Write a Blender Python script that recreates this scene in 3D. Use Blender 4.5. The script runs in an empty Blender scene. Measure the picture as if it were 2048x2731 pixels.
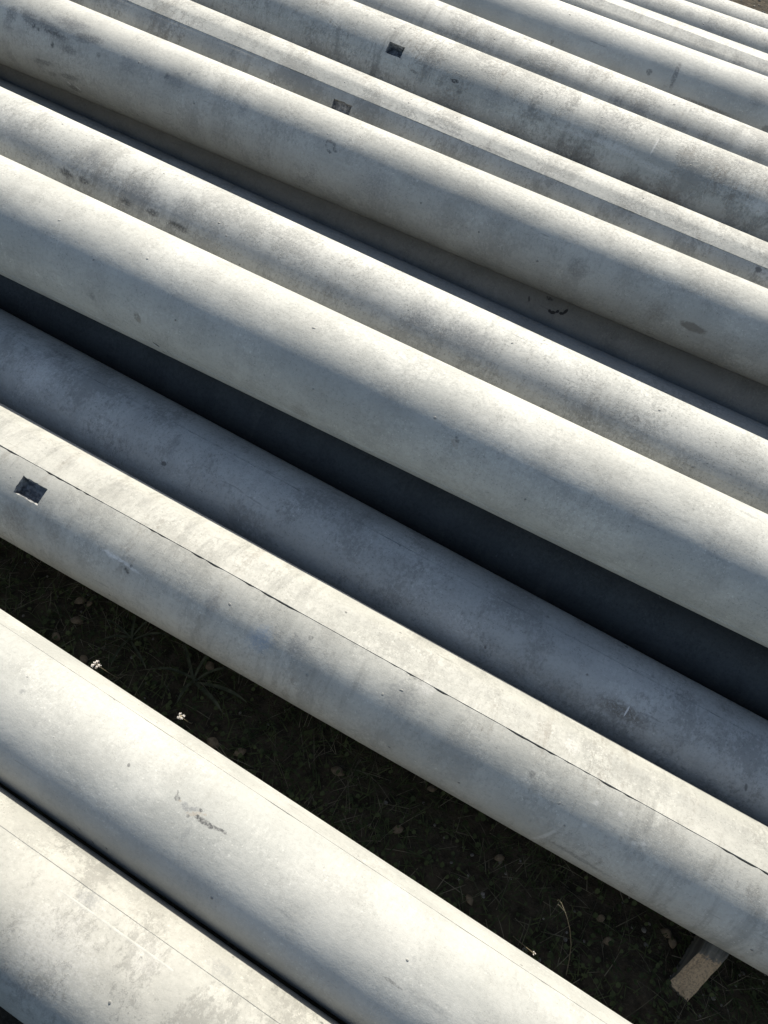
import bpy, bmesh, math, random
from mathutils import Vector, Matrix, noise as mnoise

D = bpy.data
SC = bpy.context.scene
rad = math.radians

# ------------------------------------------------------------------ camera
cam_data = D.cameras.new('camera')
cam = D.objects.new('camera', cam_data)
SC.collection.objects.link(cam)
SC.camera = cam
cam_data.sensor_fit = 'VERTICAL'
cam_data.sensor_height = 24.0
cam_data.lens = 24.0 * 2035.57 / 2731.0
cam_data.clip_start = 0.05
cam_data.clip_end = 2000.0
PITCH, ROLL = rad(55.3482), rad(11.8844)
fw = Vector((0, math.cos(PITCH), -math.sin(PITCH)))
rt0 = Vector((1, 0, 0))
up0 = rt0.cross(fw)
rt = rt0 * math.cos(ROLL) + up0 * math.sin(ROLL)
up = up0 * math.cos(ROLL) - rt0 * math.sin(ROLL)
m = Matrix((rt, up, -fw)).transposed().to_4x4()
m.translation = Vector((0, 0, 1.7183))
cam.matrix_world = m

# ------------------------------------------------------------------ sky, sun, exposure
POLE_YAW = -0.330
U = Vector((-math.sin(POLE_YAW), math.cos(POLE_YAW), 0))    # across the poles, away from the camera
A = Vector((math.cos(POLE_YAW), math.sin(POLE_YAW), 0))     # along the poles
SUN_CROSS, SUN_ALONG = rad(41.0), rad(-10.0)
sun_dir = (U * math.cos(SUN_CROSS) + Vector((0, 0, 1)) * math.sin(SUN_CROSS)) * math.cos(SUN_ALONG) + A * math.sin(SUN_ALONG)
sun_dir.normalize()
sun_data = D.lights.new('sun', 'SUN')
sun_data.energy = 5.0
sun_data.angle = rad(0.53)
sun_data.color = (1.0, 0.945, 0.84)
sun = D.objects.new('sun', sun_data)
SC.collection.objects.link(sun)
sun.rotation_euler = (-sun_dir).to_track_quat('-Z', 'Y').to_euler()
sun.location = sun_dir * 30

world = D.worlds.new('World')
SC.world = world
world.use_nodes = True
wn = world.node_tree
sky = wn.nodes.new('ShaderNodeTexSky')
sky.sky_type = 'NISHITA'
sky.sun_disc = False
sky.sun_elevation = math.asin(sun_dir.z)
sky.sun_rotation = math.atan2(sun_dir.x, sun_dir.y)
sky.air_density = 1.0
sky.dust_density = 1.5
sky.ozone_density = 0.3
wn.links.new(sky.outputs[0], wn.nodes['Background'].inputs[0])
wn.nodes['Background'].inputs[1].default_value = 0.100

SC.view_settings.view_transform = 'Standard'
SC.view_settings.look = 'None'
SC.view_settings.gamma = 1.0
SC.view_settings.use_curve_mapping = False
SC.view_settings.exposure = 0.88
SC.cycles.max_bounces = 6
SC.cycles.diffuse_bounces = 4
SC.cycles.glossy_bounces = 2

# ------------------------------------------------------------------ helpers
def link(o, parent=None):
    SC.collection.objects.link(o)
    if parent:
        o.parent = parent
    return o

def tag(o, label=None, cat=None, group=None, kind=None):
    for k, v in (('label', label), ('category', cat), ('group', group), ('kind', kind)):
        if v:
            o[k] = v
    return o

def mesh_obj(name, verts, faces, mat, parent=None, smooth=True):
    me = D.meshes.new(name)
    me.from_pydata(verts, [], faces)
    if smooth:
        me.polygons.foreach_set('use_smooth', [True] * len(me.polygons))
    me.materials.append(mat)
    me.update()
    return link(D.objects.new(name, me), parent)

def n1(x, y=0.0, z=0.0):
    return mnoise.noise((x, y, z))

class NT:
    """small node-building helper"""
    def __init__(self, name):
        self.mat = D.materials.new(name)
        self.mat.use_nodes = True
        self.t = self.mat.node_tree
        self.bsdf = self.t.nodes['Principled BSDF']
    def node(self, kind, **kw):
        n = self.t.nodes.new(kind)
        for k, v in kw.items():
            setattr(n, k, v)
        return n
    def put(self, sock, v):
        if isinstance(v, bpy.types.NodeSocket):
            self.t.links.new(v, sock)
        else:
            sock.default_value = v
    def math(self, op, a, b=0.0, c=None, clamp=False):
        n = self.node('ShaderNodeMath', operation=op, use_clamp=clamp)
        self.put(n.inputs[0], a); self.put(n.inputs[1], b)
        if c is not None:
            self.put(n.inputs[2], c)
        return n.outputs[0]
    def vmath(self, op, a, b=None, scale=None):
        n = self.node('ShaderNodeVectorMath', operation=op)
        self.put(n.inputs[0], a)
        if b is not None:
            self.put(n.inputs[1], b)
        if scale is not None:
            self.put(n.inputs['Scale'], scale)
        return n.outputs['Value'] if op == 'LENGTH' else n.outputs[0]
    def mapping(self, v, loc=(0, 0, 0), rot=(0, 0, 0), scale=(1, 1, 1), kind='POINT'):
        n = self.node('ShaderNodeMapping', vector_type=kind)
        self.put(n.inputs[0], v)
        n.inputs[1].default_value = loc; n.inputs[2].default_value = rot; n.inputs[3].default_value = scale
        return n.outputs[0]
    def noise(self, v, scale, detail=4.0, rough=0.55, dist=0.0, color=False):
        n = self.node('ShaderNodeTexNoise')
        self.put(n.inputs['Vector'], v)
        n.inputs['Scale'].default_value = scale
        n.inputs['Detail'].default_value = detail
        n.inputs['Roughness'].default_value = rough
        n.inputs['Distortion'].default_value = dist
        return n.outputs['Color'] if color else n.outputs['Fac']
    def ramp(self, v, a, b, lo=0.0, hi=1.0):
        n = self.node('ShaderNodeMapRange', interpolation_type='SMOOTHSTEP')
        self.put(n.inputs['Value'], v)
        n.inputs['From Min'].default_value = a; n.inputs['From Max'].default_value = b
        n.inputs['To Min'].default_value = lo; n.inputs['To Max'].default_value = hi
        return n.outputs[0]
    def mix(self, f, a, b, mode='MIX'):
        n = self.node('ShaderNodeMix', data_type='RGBA', blend_type=mode)
        self.put(n.inputs[0], f)
        for s, v in ((n.inputs[6], a), (n.inputs[7], b)):
            self.put(s, v if isinstance(v, bpy.types.NodeSocket) else (*v, 1.0) if len(v) == 3 else v)
        return n.outputs[2]
    def bump(self, h, strength, dist, normal=None):
        n = self.node('ShaderNodeBump')
        n.inputs['Strength'].default_value = strength
        n.inputs['Distance'].default_value = dist
        self.put(n.inputs['Height'], h)
        if normal is not None:
            self.put(n.inputs['Normal'], normal)
        return n.outputs[0]
    def out(self, color, rough, normal=None, spec=0.3):
        self.put(self.bsdf.inputs['Base Color'], color)
        self.put(self.bsdf.inputs['Roughness'], rough)
        self.bsdf.inputs['Specular IOR Level'].default_value = spec
        if normal is not None:
            self.put(self.bsdf.inputs['Normal'], normal)
        return self.mat

# stains, scuffs and paint found on each pole: along, around (m), half length, half width, turn, colour, strength, raggedness, softness
MARKS = {
 'P2': [
  (-0.2696, 0.1847, 0.0044, 0.0014, 0.964, 'd', 0.7, 0.8, 0.5),
  (-0.2635, 0.1928, 0.0047, 0.0039, 0.171, 'd', 0.75, 1.0, 0.5),
  (-0.258, 0.1941, 0.0034, 0.0018, -0.075, 't', 0.7, 0.9, 0.5),
  (-0.2448, 0.1958, 0.0058, 0.0046, 0.135, 'g', 0.6, 1.1, 0.5),
  (-0.2261, 0.1914, 0.0148, 0.0032, -0.507, 'g', 0.55, 1.4, 0.5),
  (-0.2211, 0.1969, 0.0142, 0.0035, -0.5, 't', 0.8, 1.4, 0.5),
  (-0.2183, 0.1878, 0.0036, 0.0025, -0.116, 'k', 0.6, 1.2, 0.5),
  (-0.2109, 0.2, 0.0096, 0.0042, -0.155, 'k', 0.75, 1.3, 0.5),
  (-0.1943, 0.1997, 0.0104, 0.0039, -0.065, 'd', 0.95, 1.3, 0.5),
  (-0.1791, 0.1982, 0.0113, 0.0032, -0.046, 'd', 0.8, 1.2, 0.5),
  (-0.165, 0.1963, 0.0071, 0.0025, 0.03, 'd', 0.85, 1.1, 0.5),
  (-0.2308, 0.2063, 0.0035, 0.0021, -0.188, 'd', 0.6, 1.0, 0.5),
  (-0.2169, 0.2314, 0.0137, 0.0042, 1.595, 'g', 0.25, 0.6, 0.8),
  (-0.3689, 0.1925, 0.0032, 0.0025, 0.861, 'd', 0.6, 0.5, 0.35),
  (-0.6134, 0.1897, 0.0053, 0.0035, -0.432, 'g', 0.4, 0.7, 0.8),
  (0.1938, 0.2413, 0.0171, 0.0024, -0.014, 'd', 0.5, 0.9, 0.35),
  (0.2577, 0.2364, 0.0372, 0.0056, 0.001, 'g', 0.3, 0.9, 0.8),
  (0.2075, 0.1934, 0.0042, 0.0042, -0.004, 'g', 0.3, 0.8, 0.8),
  (-0.0053, 0.2458, 0.013, 0.0035, 0.021, 'g', 0.3, 0.8, 0.35),
 ],
 'P1': [
  (-0.3809, 0.1301, 0.0196, 0.0151, -0.126, 'g', 0.45, 1.0, 0.8),
  (-0.2466, 0.1512, 0.0212, 0.021, -0.029, 'w', 0.18, 1.6, 0.9),
  (-0.3814, 0.2056, 0.0668, 0.0431, 0.124, 'w', 0.2, 1.6, 0.9),
  (-0.1436, 0.0917, 0.0215, 0.016, -0.034, 'g', 0.35, 1.1, 0.8),
 ],
 'P3': [
  (-0.5232, 0.2907, 0.0295, 0.0033, 0.041, 'w', 0.85, 1.1, 0.7),
  (-0.4788, 0.2946, 0.0194, 0.0025, 0.106, 'w', 0.6, 1.2, 0.7),
  (-0.4913, 0.3036, 0.0062, 0.0037, 0.579, 'k', 0.7, 1.2, 0.7),
  (-0.541, 0.2912, 0.0097, 0.0054, 0.116, 'w', 0.45, 1.3, 0.7),
  (-0.4852, 0.291, 0.0033, 0.0033, 0.005, 'd', 0.6, 1.0, 0.7),
  (0.4084, 0.2598, 0.006, 0.006, -0.275, 'd', 0.5, 0.8, 0.35),
  (0.4559, 0.1682, 0.013, 0.013, 0.184, 'w', 0.32, 1.4, 0.8),
  (0.4825, 0.3729, 0.036, 0.004, -1.26, 'w', 0.35, 0.6, 0.8),
  (0.5594, 0.3765, 0.0586, 0.0055, 0.048, 'd', 0.45, 0.8, 0.8),
  (-0.774, 0.3297, 0.0312, 0.0312, 0.693, 'b', 0.4, 1.0, 0.9),
  (-0.6802, 0.3083, 0.0315, 0.0173, 0.591, 'b', 0.35, 1.0, 0.9),
  (-0.1711, 0.291, 0.023, 0.023, 0.772, 'u', 0.5, 1, 0.8),
  (-0.1016, 0.2659, 0.0189, 0.0189, 0.587, 'g', 0.5, 1, 0.8),
  (-0.0831, 0.2402, 0.0045, 0.0045, 0.191, 'd', 0.5, 0.8, 0.35),
  (-0.2951, 0.273, 0.0267, 0.0156, 1.287, 'g', 0.4, 1.2, 0.9),
  (0.1267, 0.2518, 0.0292, 0.0261, -0.382, 'g', 0.4, 1.3, 0.9),
  (0.1612, 0.2161, 0.0152, 0.0149, 0.29, 'w', 0.3, 1.3, 0.9),
  (0.6213, 0.2797, 0.0043, 0.0043, -0.347, 'w', 0.3, 0.5, 0.8),
  (0.6366, 0.2719, 0.0043, 0.0043, -0.341, 'w', 0.3, 0.5, 0.8),
  (0.5327, 0.2482, 0.0042, 0.0042, -0.325, 'w', 0.3, 0.5, 0.8),
  (0.5331, 0.2958, 0.0042, 0.0042, -0.361, 'w', 0.3, 0.5, 0.8),
  (0.5793, 0.2443, 0.0042, 0.0042, -0.326, 'w', 0.3, 0.5, 0.8),
 ],
 'P4': [
  (0.6133, 0.2596, 0.0499, 0.0147, 0.017, 'b', 0.7, 0.9, 0.8),
  (0.621, 0.2562, 0.011, 0.0016, 1.597, 'w', 0.9, 0.4, 0.35),
  (-0.5206, 0.2654, 0.0058, 0.0049, 0.165, 'd', 0.75, 0.6, 0.35),
  (-0.5181, 0.223, 0.0291, 0.0072, 1.435, 'g', 0.35, 0.8, 0.8),
  (-0.9106, 0.1463, 0.0307, 0.0071, 0.06, 'd', 0.4, 1.2, 0.7),
  (0.6543, 0.3511, 0.0296, 0.0296, 0.851, 'g', 0.4, 1.2, 0.9),
  (0.2423, 0.2735, 0.0371, 0.0243, 0.062, 'w', 0.25, 1.4, 0.9),
  (-0.9252, 0.2169, 0.0438, 0.0405, 0.106, 'w', 0.3, 1.3, 0.9),
  (0.8313, 0.3202, 0.0201, 0.0171, 0.721, 'd', 0.35, 1.2, 0.9),
  (0.8856, 0.2767, 0.0082, 0.0026, 1.17, 'd', 0.6, 0.5, 0.35),
  (0.576, 0.0988, 0.0048, 0.0043, 0.026, 'd', 0.8, 0.6, 0.35),
 ],
 'P5': [
  (-0.6229, 0.3669, 0.0108, 0.0073, 1.07, 'b', 0.55, 1.0, 0.35),
  (-0.6196, 0.3714, 0.0036, 0.0036, 0.173, 't', 0.6, 0.8, 0.35),
  (-0.5823, 0.4267, 0.008, 0.0032, 0.523, 'd', 0.9, 0.6, 0.35),
  (-0.5682, 0.4495, 0.0077, 0.0023, 0.519, 'd', 0.8, 0.7, 0.35),
  (0.1498, 0.3096, 0.0101, 0.0058, 0.828, 't', 0.6, 0.9, 0.35),
  (0.1501, 0.3009, 0.0062, 0.0039, 0.746, 'd', 0.5, 0.9, 0.35),
  (-0.1975, 0.4128, 0.0209, 0.0209, 0.892, 'b', 0.35, 1.2, 0.9),
  (-0.7473, 0.3677, 0.009, 0.0066, 0.848, 'd', 0.35, 1, 0.8),
  (0.7289, 0.1668, 0.0232, 0.0041, 0.051, 'g', 0.4, 0.7, 0.7),
  (0.3897, 0.2963, 0.0115, 0.0115, 0.018, 'g', 0.3, 1.2, 0.9),
 ],
 'P6': [
  (-0.9788, 0.2823, 0.0218, 0.0078, 0.14, 'k', 0.62, 0.7, 0.6),
  (-0.9251, 0.2805, 0.0142, 0.0066, 0.049, 'k', 0.62, 0.7, 0.6),
  (-0.7954, 0.2833, 0.0162, 0.0069, 0.046, 'k', 0.62, 0.7, 0.6),
  (-0.7175, 0.2807, 0.0158, 0.0072, 0.022, 'k', 0.62, 0.7, 0.6),
  (-0.6394, 0.2844, 0.0283, 0.0071, 0.064, 'k', 0.62, 0.7, 0.6),
  (-0.926, 0.2245, 0.0219, 0.0219, -0.717, 'g', 0.4, 1.4, 0.8),
  (-0.934, 0.2086, 0.0121, 0.0121, 0.376, 'g', 0.35, 1.2, 0.8),
  (-0.7595, 0.2533, 0.0456, 0.0316, 0.023, 'g', 0.4, 1.5, 0.8),
  (-0.647, 0.236, 0.0254, 0.0254, 0.311, 'g', 0.35, 1.5, 0.8),
  (0.0114, 0.2294, 0.0268, 0.0268, 0.348, 'g', 0.45, 1.4, 0.8),
  (0.1262, 0.2286, 0.0534, 0.0309, 0.181, 'g', 0.4, 1.5, 0.8),
  (0.5396, 0.2388, 0.0077, 0.006, 0.253, 'd', 0.5, 0.8, 0.35),
  (-1.1635, 0.2399, 0.0277, 0.0235, 0.172, 'g', 0.3, 1.4, 0.9),
 ],
 'P7': [
  (-0.3579, 0.2617, 0.005, 0.004, -1.004, 'd', 0.62, 0.9, 0.6),
  (-0.3487, 0.2588, 0.0057, 0.004, -0.093, 'd', 0.62, 0.9, 0.6),
  (-0.3373, 0.2625, 0.0062, 0.004, 0.577, 'd', 0.62, 0.9, 0.6),
  (-0.3327, 0.2724, 0.0061, 0.004, 1.504, 'd', 0.62, 0.9, 0.6),
  (-0.3271, 0.2781, 0.0052, 0.0029, -0.063, 'd', 0.62, 0.9, 0.6),
  (-0.3431, 0.2838, 0.0076, 0.0029, 0.116, 'd', 0.62, 0.9, 0.6),
  (-0.3591, 0.2732, 0.0035, 0.0023, 0.988, 'd', 0.62, 0.9, 0.6),
  (0.7485, 0.3419, 0.0305, 0.0107, -0.002, 'b', 0.58, 0.45, 0.35),
  (-1.4395, 0.272, 0.0174, 0.0174, 0.198, 'd', 0.5, 0.9, 0.6),
  (-1.3733, 0.2665, 0.0361, 0.013, 0.371, 'd', 0.5, 0.9, 0.6),
  (-1.2969, 0.2685, 0.0544, 0.0128, 0.22, 'd', 0.55, 0.9, 0.6),
  (-1.2387, 0.2326, 0.0551, 0.0141, -0.068, 'g', 0.5, 0.9, 0.6),
  (-1.169, 0.2532, 0.0437, 0.0124, -0.153, 'd', 0.55, 0.9, 0.6),
  (-1.2795, 0.3055, 0.0063, 0.0063, 0.929, 'd', 0.8, 0.9, 0.6),
  (-1.3537, 0.2789, 0.0057, 0.0057, 0.324, 'd', 0.7, 0.9, 0.6),
  (-1.3362, 0.2816, 0.0042, 0.0042, 0.326, 'd', 0.7, 0.9, 0.6),
  (-1.2798, 0.2754, 0.0336, 0.0042, -0.038, 'd', 0.6, 0.9, 0.6),
  (-1.2211, 0.3004, 0.0238, 0.0097, 0.008, 'd', 0.45, 0.9, 0.6),
  (-1.3167, 0.3605, 0.0368, 0.0064, -0.137, 'd', 0.5, 0.9, 0.6),
  (-1.2231, 0.3729, 0.0289, 0.0084, -0.101, 'd', 0.5, 0.9, 0.6),
  (-1.222, 0.4077, 0.0223, 0.0098, 0.218, 'k', 0.45, 0.9, 0.6),
  (-1.2916, 0.3865, 0.0154, 0.0071, -0.154, 'd', 0.4, 0.9, 0.6),
  (-1.1189, 0.2837, 0.0067, 0.0067, 0.055, 'd', 0.5, 0.9, 0.6),
  (-0.8861, 0.2643, 0.0077, 0.0077, -0.06, 'd', 0.6, 0.9, 0.6),
  (-0.8254, 0.236, 0.0057, 0.0057, 0.425, 'g', 0.6, 0.9, 0.6),
  (-1.0183, 0.2775, 0.0225, 0.0225, 0.434, 'g', 0.4, 0.9, 0.6),
  (-0.8579, 0.2657, 0.0281, 0.0179, -0.06, 'g', 0.4, 0.9, 0.6),
  (-1.2342, 0.3953, 0.0052, 0.0035, 0.758, 'w', 0.7, 0.9, 0.6),
  (-1.2031, 0.4001, 0.01, 0.0028, 0.637, 'w', 0.7, 0.9, 0.6),
  (-1.445, 0.3006, 0.0145, 0.0145, 0.053, 'g', 0.4, 0.9, 0.6),
  (-0.6284, 0.2667, 0.0221, 0.0122, 1.667, 'g', 0.45, 0.9, 0.8),
  (-0.1814, 0.3183, 0.0337, 0.0337, 1.031, 'g', 0.4, 1.3, 0.9),
  (0.4128, 0.3161, 0.0256, 0.0213, 0.859, 'd', 0.35, 1.2, 0.9),
  (0.647, 0.3401, 0.0231, 0.0213, 0.713, 'b', 0.35, 1.0, 0.9),
 ],
 'P8': [
  (0.1069, 0.2396, 0.0444, 0.0048, -0.017, 'd', 0.5, 0.9, 0.7),
  (-0.0893, 0.2291, 0.0122, 0.0037, -0.017, 'd', 0.5, 0.9, 0.35),
  (-0.026, 0.2334, 0.0483, 0.0037, -0.017, 'g', 0.5, 0.9, 0.35),
  (0.0885, 0.3078, 0.0322, 0.018, 0.13, 'g', 0.4, 1.3, 0.8),
  (0.4015, 0.3092, 0.0399, 0.0234, 0.233, 'g', 0.4, 1.3, 0.8),
  (0.9193, 0.2585, 0.0082, 0.0082, 0.397, 'd', 0.7, 0.6, 0.35),
 ],
 'P9': [
  (-0.0282, 0.335, 0.0118, 0.0053, -0.07, 'k', 0.8, 0.7, 0.35),
  (-0.1613, 0.3523, 0.0119, 0.004, 0.122, 'd', 0.5, 0.9, 0.35),
  (-0.0018, 0.3566, 0.009, 0.0033, 0.015, 'd', 0.5, 0.9, 0.35),
  (0.8422, 0.2227, 0.0179, 0.009, -0.049, 'g', 0.5, 1.4, 0.6),
  (0.5055, 0.3372, 0.0541, 0.0101, 0.03, 'w', 0.35, 0.8, 0.8),
  (0.6295, 0.3504, 0.0652, 0.0088, 0.037, 'w', 0.3, 0.9, 0.8),
  (0.383, 0.3434, 0.07, 0.0063, -0.072, 'w', 0.3, 0.8, 0.8),
  (0.9372, 0.3445, 0.0312, 0.0137, -0.052, 'w', 0.35, 1.2, 0.8),
  (0.6014, 0.2893, 0.0273, 0.0025, 1.596, 'w', 0.5, 0.5, 0.35),
  (0.3861, 0.4295, 0.076, 0.076, 0.511, 'b', 0.55, 1.5, 0.9),
  (-0.0196, 0.4334, 0.0658, 0.0658, 0.407, 'b', 0.5, 1.5, 0.9),
  (0.4595, 0.2677, 0.058, 0.0321, 0.149, 'g', 0.4, 1.4, 0.9),
  (0.0997, 0.3429, 0.0261, 0.0259, 0.067, 'g', 0.4, 1.4, 0.9),
  (0.6918, 0.4399, 0.0564, 0.0564, 0.41, 'b', 0.5, 1.5, 0.9),
  (0.2038, 0.4262, 0.0445, 0.0387, 0.015, 'b', 0.45, 1.5, 0.9),
  (0.5833, 0.4365, 0.0378, 0.0378, -0.07, 'b', 0.45, 1.5, 0.9),
 ],
 'P10': [
  (0.1451, 0.1921, 0.0115, 0.0059, -0.278, 'd', 0.5, 1.0, 0.35),
  (0.5057, 0.2898, 0.0161, 0.007, 1.577, 'd', 0.35, 0.8, 0.7),
  (0.5106, 0.2957, 0.0209, 0.0209, 0.708, 'g', 0.4, 1, 0.8),
  (0.5834, 0.3003, 0.0278, 0.0278, 0.367, 'g', 0.35, 1.2, 0.8),
  (0.6992, 0.304, 0.0277, 0.0277, 0.368, 'g', 0.35, 1.2, 0.8),
  (0.8591, 0.3136, 0.0276, 0.0276, 0.189, 'g', 0.35, 1.3, 0.8),
  (0.673, 0.2265, 0.0035, 0.0035, 0.12, 'd', 0.7, 0.5, 0.35),
 ],
 'P11': [
  (0.7172, 0.3235, 0.0398, 0.0068, 1.455, 'd', 0.55, 0.8, 0.6),
  (0.634, 0.341, 0.009, 0.009, -0.191, 'd', 0.6, 0.7, 0.35),
  (0.2886, 0.3582, 0.0077, 0.0046, 1.632, 'd', 0.5, 0.8, 0.35),
  (0.8425, 0.3758, 0.0972, 0.0067, -0.011, 'b', 0.6, 0.8, 0.8),
  (0.9914, 0.2967, 0.03, 0.03, 0.697, 'd', 0.3, 1.0, 0.9),
  (1.0557, 0.375, 0.0104, 0.0104, 0.034, 'k', 0.4, 0.6, 0.35),
  (0.4795, 0.2868, 0.0024, 0.0023, 0.231, 'w', 1, 0.2, 0.35),
 ],
 'P12': [
  (0.8285, 0.245, 0.0299, 0.0165, 0.126, 'd', 0.35, 1.2, 0.9),
  (0.9645, 0.255, 0.0219, 0.0164, 0.118, 'd', 0.35, 1.2, 0.9),
  (1.0384, 0.2524, 0.0164, 0.0164, 0.028, 'd', 0.3, 1.2, 0.9),
 ],
 'P13': [
  (0.7973, 0.2248, 0.0185, 0.0124, 0.321, 'g', 0.4, 1.0, 0.9),
  (0.8839, 0.2363, 0.0264, 0.0264, 0.425, 'g', 0.35, 1.2, 0.9),
 ],
 'Q7': [
  (0.4007, 0.2936, 0.0044, 0.004, 0.981, 'k', 0.9, 0.35, 0.4),
  (0.4112, 0.2942, 0.0086, 0.0046, -0.354, 'k', 0.9, 0.35, 0.4),
  (0.4222, 0.2864, 0.0052, 0.004, -0.852, 'k', 0.9, 0.35, 0.4),
  (0.4349, 0.2867, 0.0065, 0.004, -0.255, 'k', 0.9, 0.35, 0.4),
  (0.443, 0.277, 0.0097, 0.004, -1.17, 'k', 0.9, 0.35, 0.4),
  (0.3853, 0.2621, 0.0098, 0.0052, 0.041, 'k', 0.7, 0.9, 0.6),
  (0.3315, 0.2865, 0.0076, 0.0029, 1.103, 'k', 0.6, 0.4, 0.35),
 ],
}
MARK_COL = {'d': (0.075, 0.075, 0.072), 'k': (0.028, 0.028, 0.028), 'g': (0.125, 0.13, 0.13), 'b': (0.105, 0.093, 0.075),
            't': (0.25, 0.225, 0.185), 'w': (0.52, 0.505, 0.47), 'u': (0.14, 0.19, 0.25)}

def concrete(key, tone=1.0, warm=0.0, blotch=0.5, streak=0.25, speck=0.5, seed=0, gloss=0.62):
    m = NT('concrete_' + key)
    uv = m.node('ShaderNodeUVMap', uv_map='surface').outputs[0]
    p = m.mapping(uv, loc=(seed * 7.31, seed * 3.77, seed * 1.9))
    big = m.noise(m.mapping(p, scale=(1.0, 1.8, 1)), 2.6, 5, 0.6)
    mid = m.noise(m.mapping(p, scale=(1.0, 1.3, 1)), 14.0, 6, 0.62)
    fine = m.noise(p, 120.0, 6, 0.7)
    grit = m.noise(p, 420.0, 3, 0.7)
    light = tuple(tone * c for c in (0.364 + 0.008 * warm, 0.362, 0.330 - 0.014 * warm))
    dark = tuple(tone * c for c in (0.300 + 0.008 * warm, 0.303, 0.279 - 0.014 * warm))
    col = m.mix(m.ramp(big, 0.36, 0.64), dark, light)
    col = m.mix(m.ramp(mid, 0.40, 0.70, 0.0, 0.35), col, tuple(0.78 * c for c in dark))
    # cement laitance: paler clouds
    pale = m.noise(m.mapping(p, loc=(3.3, 8.1, 0), scale=(1.0, 1.5, 1)), 5.5, 7, 0.68)
    col = m.mix(m.ramp(pale, 0.55, 0.72, 0.0, 0.55), col, tuple(1.13 * c for c in light))
    # ragged dark patches, broken up finely
    bl = m.noise(m.mapping(p, loc=(11.0, 2.0, 0), scale=(1.2, 1.0, 1)), 7.5, 4, 0.6)
    fr = m.noise(m.mapping(p, loc=(1.0, 5.0, 0), scale=(1.25, 0.75, 1)), 95.0, 7, 0.8)
    bm_ = m.math('MULTIPLY_ADD', m.math('SUBTRACT', fr, 0.5), 0.9, bl)
    blm = m.ramp(bm_, 0.50, 0.64, 0.0, min(0.9, blotch * 1.25))
    col = m.mix(blm, col, tuple(0.50 * c for c in light))
    lm = m.math('MULTIPLY_ADD', m.math('SUBTRACT', fr, 0.5), -0.7, pale)
    col = m.mix(m.ramp(lm, 0.52, 0.66, 0.0, 0.30 + 0.3 * blotch), col, tuple(1.15 * c for c in light))
    # soiled zones a hand or two long
    zn = m.noise(m.mapping(p, loc=(9.0, 4.0, 0), scale=(0.8, 1.6, 1)), 3.4, 6, 0.66)
    zm = m.math('MULTIPLY_ADD', m.math('SUBTRACT', fr, 0.5), 0.35, zn)
    col = m.mix(m.ramp(zm, 0.52, 0.68, 0.0, 0.03 + 0.22 * blotch), col, tuple(0.56 * c for c in light))
    # runs going round the pole
    st = m.noise(m.mapping(p, scale=(26.0, 5.0, 1)), 1.0, 5, 0.7, 0.3)
    stm = m.math('MULTIPLY', m.ramp(st, 0.50, 0.66, 0.0, streak), m.ramp(big, 0.35, 0.6))
    col = m.mix(stm, col, tuple(0.50 * c for c in dark))
    st2 = m.noise(m.mapping(p, loc=(5, 9, 0), scale=(18.0, 4.0, 1)), 1.0, 5, 0.7, 0.3)
    col = m.mix(m.ramp(st2, 0.52, 0.68, 0.0, streak * 0.8), col, tuple(1.08 * c for c in light))
    dp = m.noise(m.mapping(p, loc=(7.7, 3.1, 0), scale=(26.0, 3.2, 1)), 1.0, 6, 0.7, 0.4)
    dq = m.math('MULTIPLY_ADD', m.math('SUBTRACT', fr, 0.5), 0.75, dp)
    dpm = m.math('MULTIPLY', m.ramp(dq, 0.52, 0.72, 0.0, min(0.7, streak * 1.1)), m.ramp(zn, 0.44, 0.60))
    col = m.mix(dpm, col, (0.125 + 0.02 * warm, 0.118, 0.098 - 0.01 * warm))
    # long drag marks along the mould
    dr = m.noise(m.mapping(p, scale=(2.0, 46.0, 1)), 1.0, 4, 0.6)
    col = m.mix(m.ramp(dr, 0.60, 0.75, 0.0, 0.16), col, tuple(0.6 * c for c in dark))
    # speckle
    col = m.mix(m.ramp(fine, 0.48, 0.66, 0.0, speck), col, tuple(0.58 * c for c in dark))
    col = m.mix(m.ramp(grit, 0.60, 0.75, 0.0, 0.25), col, tuple(0.55 * c for c in dark))
    # crisp flecks, dark and pale
    fl = m.noise(p, 210.0, 2, 0.6)
    flm = m.math('MULTIPLY', m.ramp(fl, 0.60, 0.66), m.ramp(mid, 0.40, 0.60, 0.3 * speck, min(0.8, 2.2 * speck)))
    col = m.mix(flm, col, tuple(0.45 * c for c in dark))
    fl2 = m.noise(m.mapping(p, loc=(4.4, 1.2, 0)), 170.0, 2, 0.6)
    col = m.mix(m.math('MULTIPLY', m.ramp(fl2, 0.62, 0.68), m.ramp(pale, 0.45, 0.6, 0.1, 0.6)), col, tuple(1.35 * c for c in light))
    # scattered scuffs along the pole
    sc = m.noise(m.mapping(p, loc=(2.2, 6.2, 0), rot=(0, 0, 0.25), scale=(7.0, 80.0, 1)), 1.0, 3, 0.6)
    col = m.mix(m.math('MULTIPLY', m.ramp(sc, 0.68, 0.72, 0.0, 0.5), m.ramp(big, 0.45, 0.6)), col, tuple(0.5 * c for c in dark))
    # air holes
    vo = m.node('ShaderNodeTexVoronoi')
    m.put(vo.inputs['Vector'], m.vmath('ADD', p, m.vmath('SCALE', m.noise(p, 60, 2, 0.5, color=True), scale=0.01)))
    vo.inputs['Scale'].default_value = 34.0
    sepc = m.node('ShaderNodeSeparateColor'); m.put(sepc.inputs[0], vo.outputs['Color'])
    pit = m.math('MULTIPLY', m.ramp(vo.outputs['Distance'], 0.05, 0.12, 1.0, 0.0), m.ramp(sepc.outputs[0], 0.88, 0.92))
    col = m.mix(m.math('MULTIPLY', pit, 0.75), col, (0.10, 0.10, 0.095))
    marks = MARKS.get(key, [])
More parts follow.
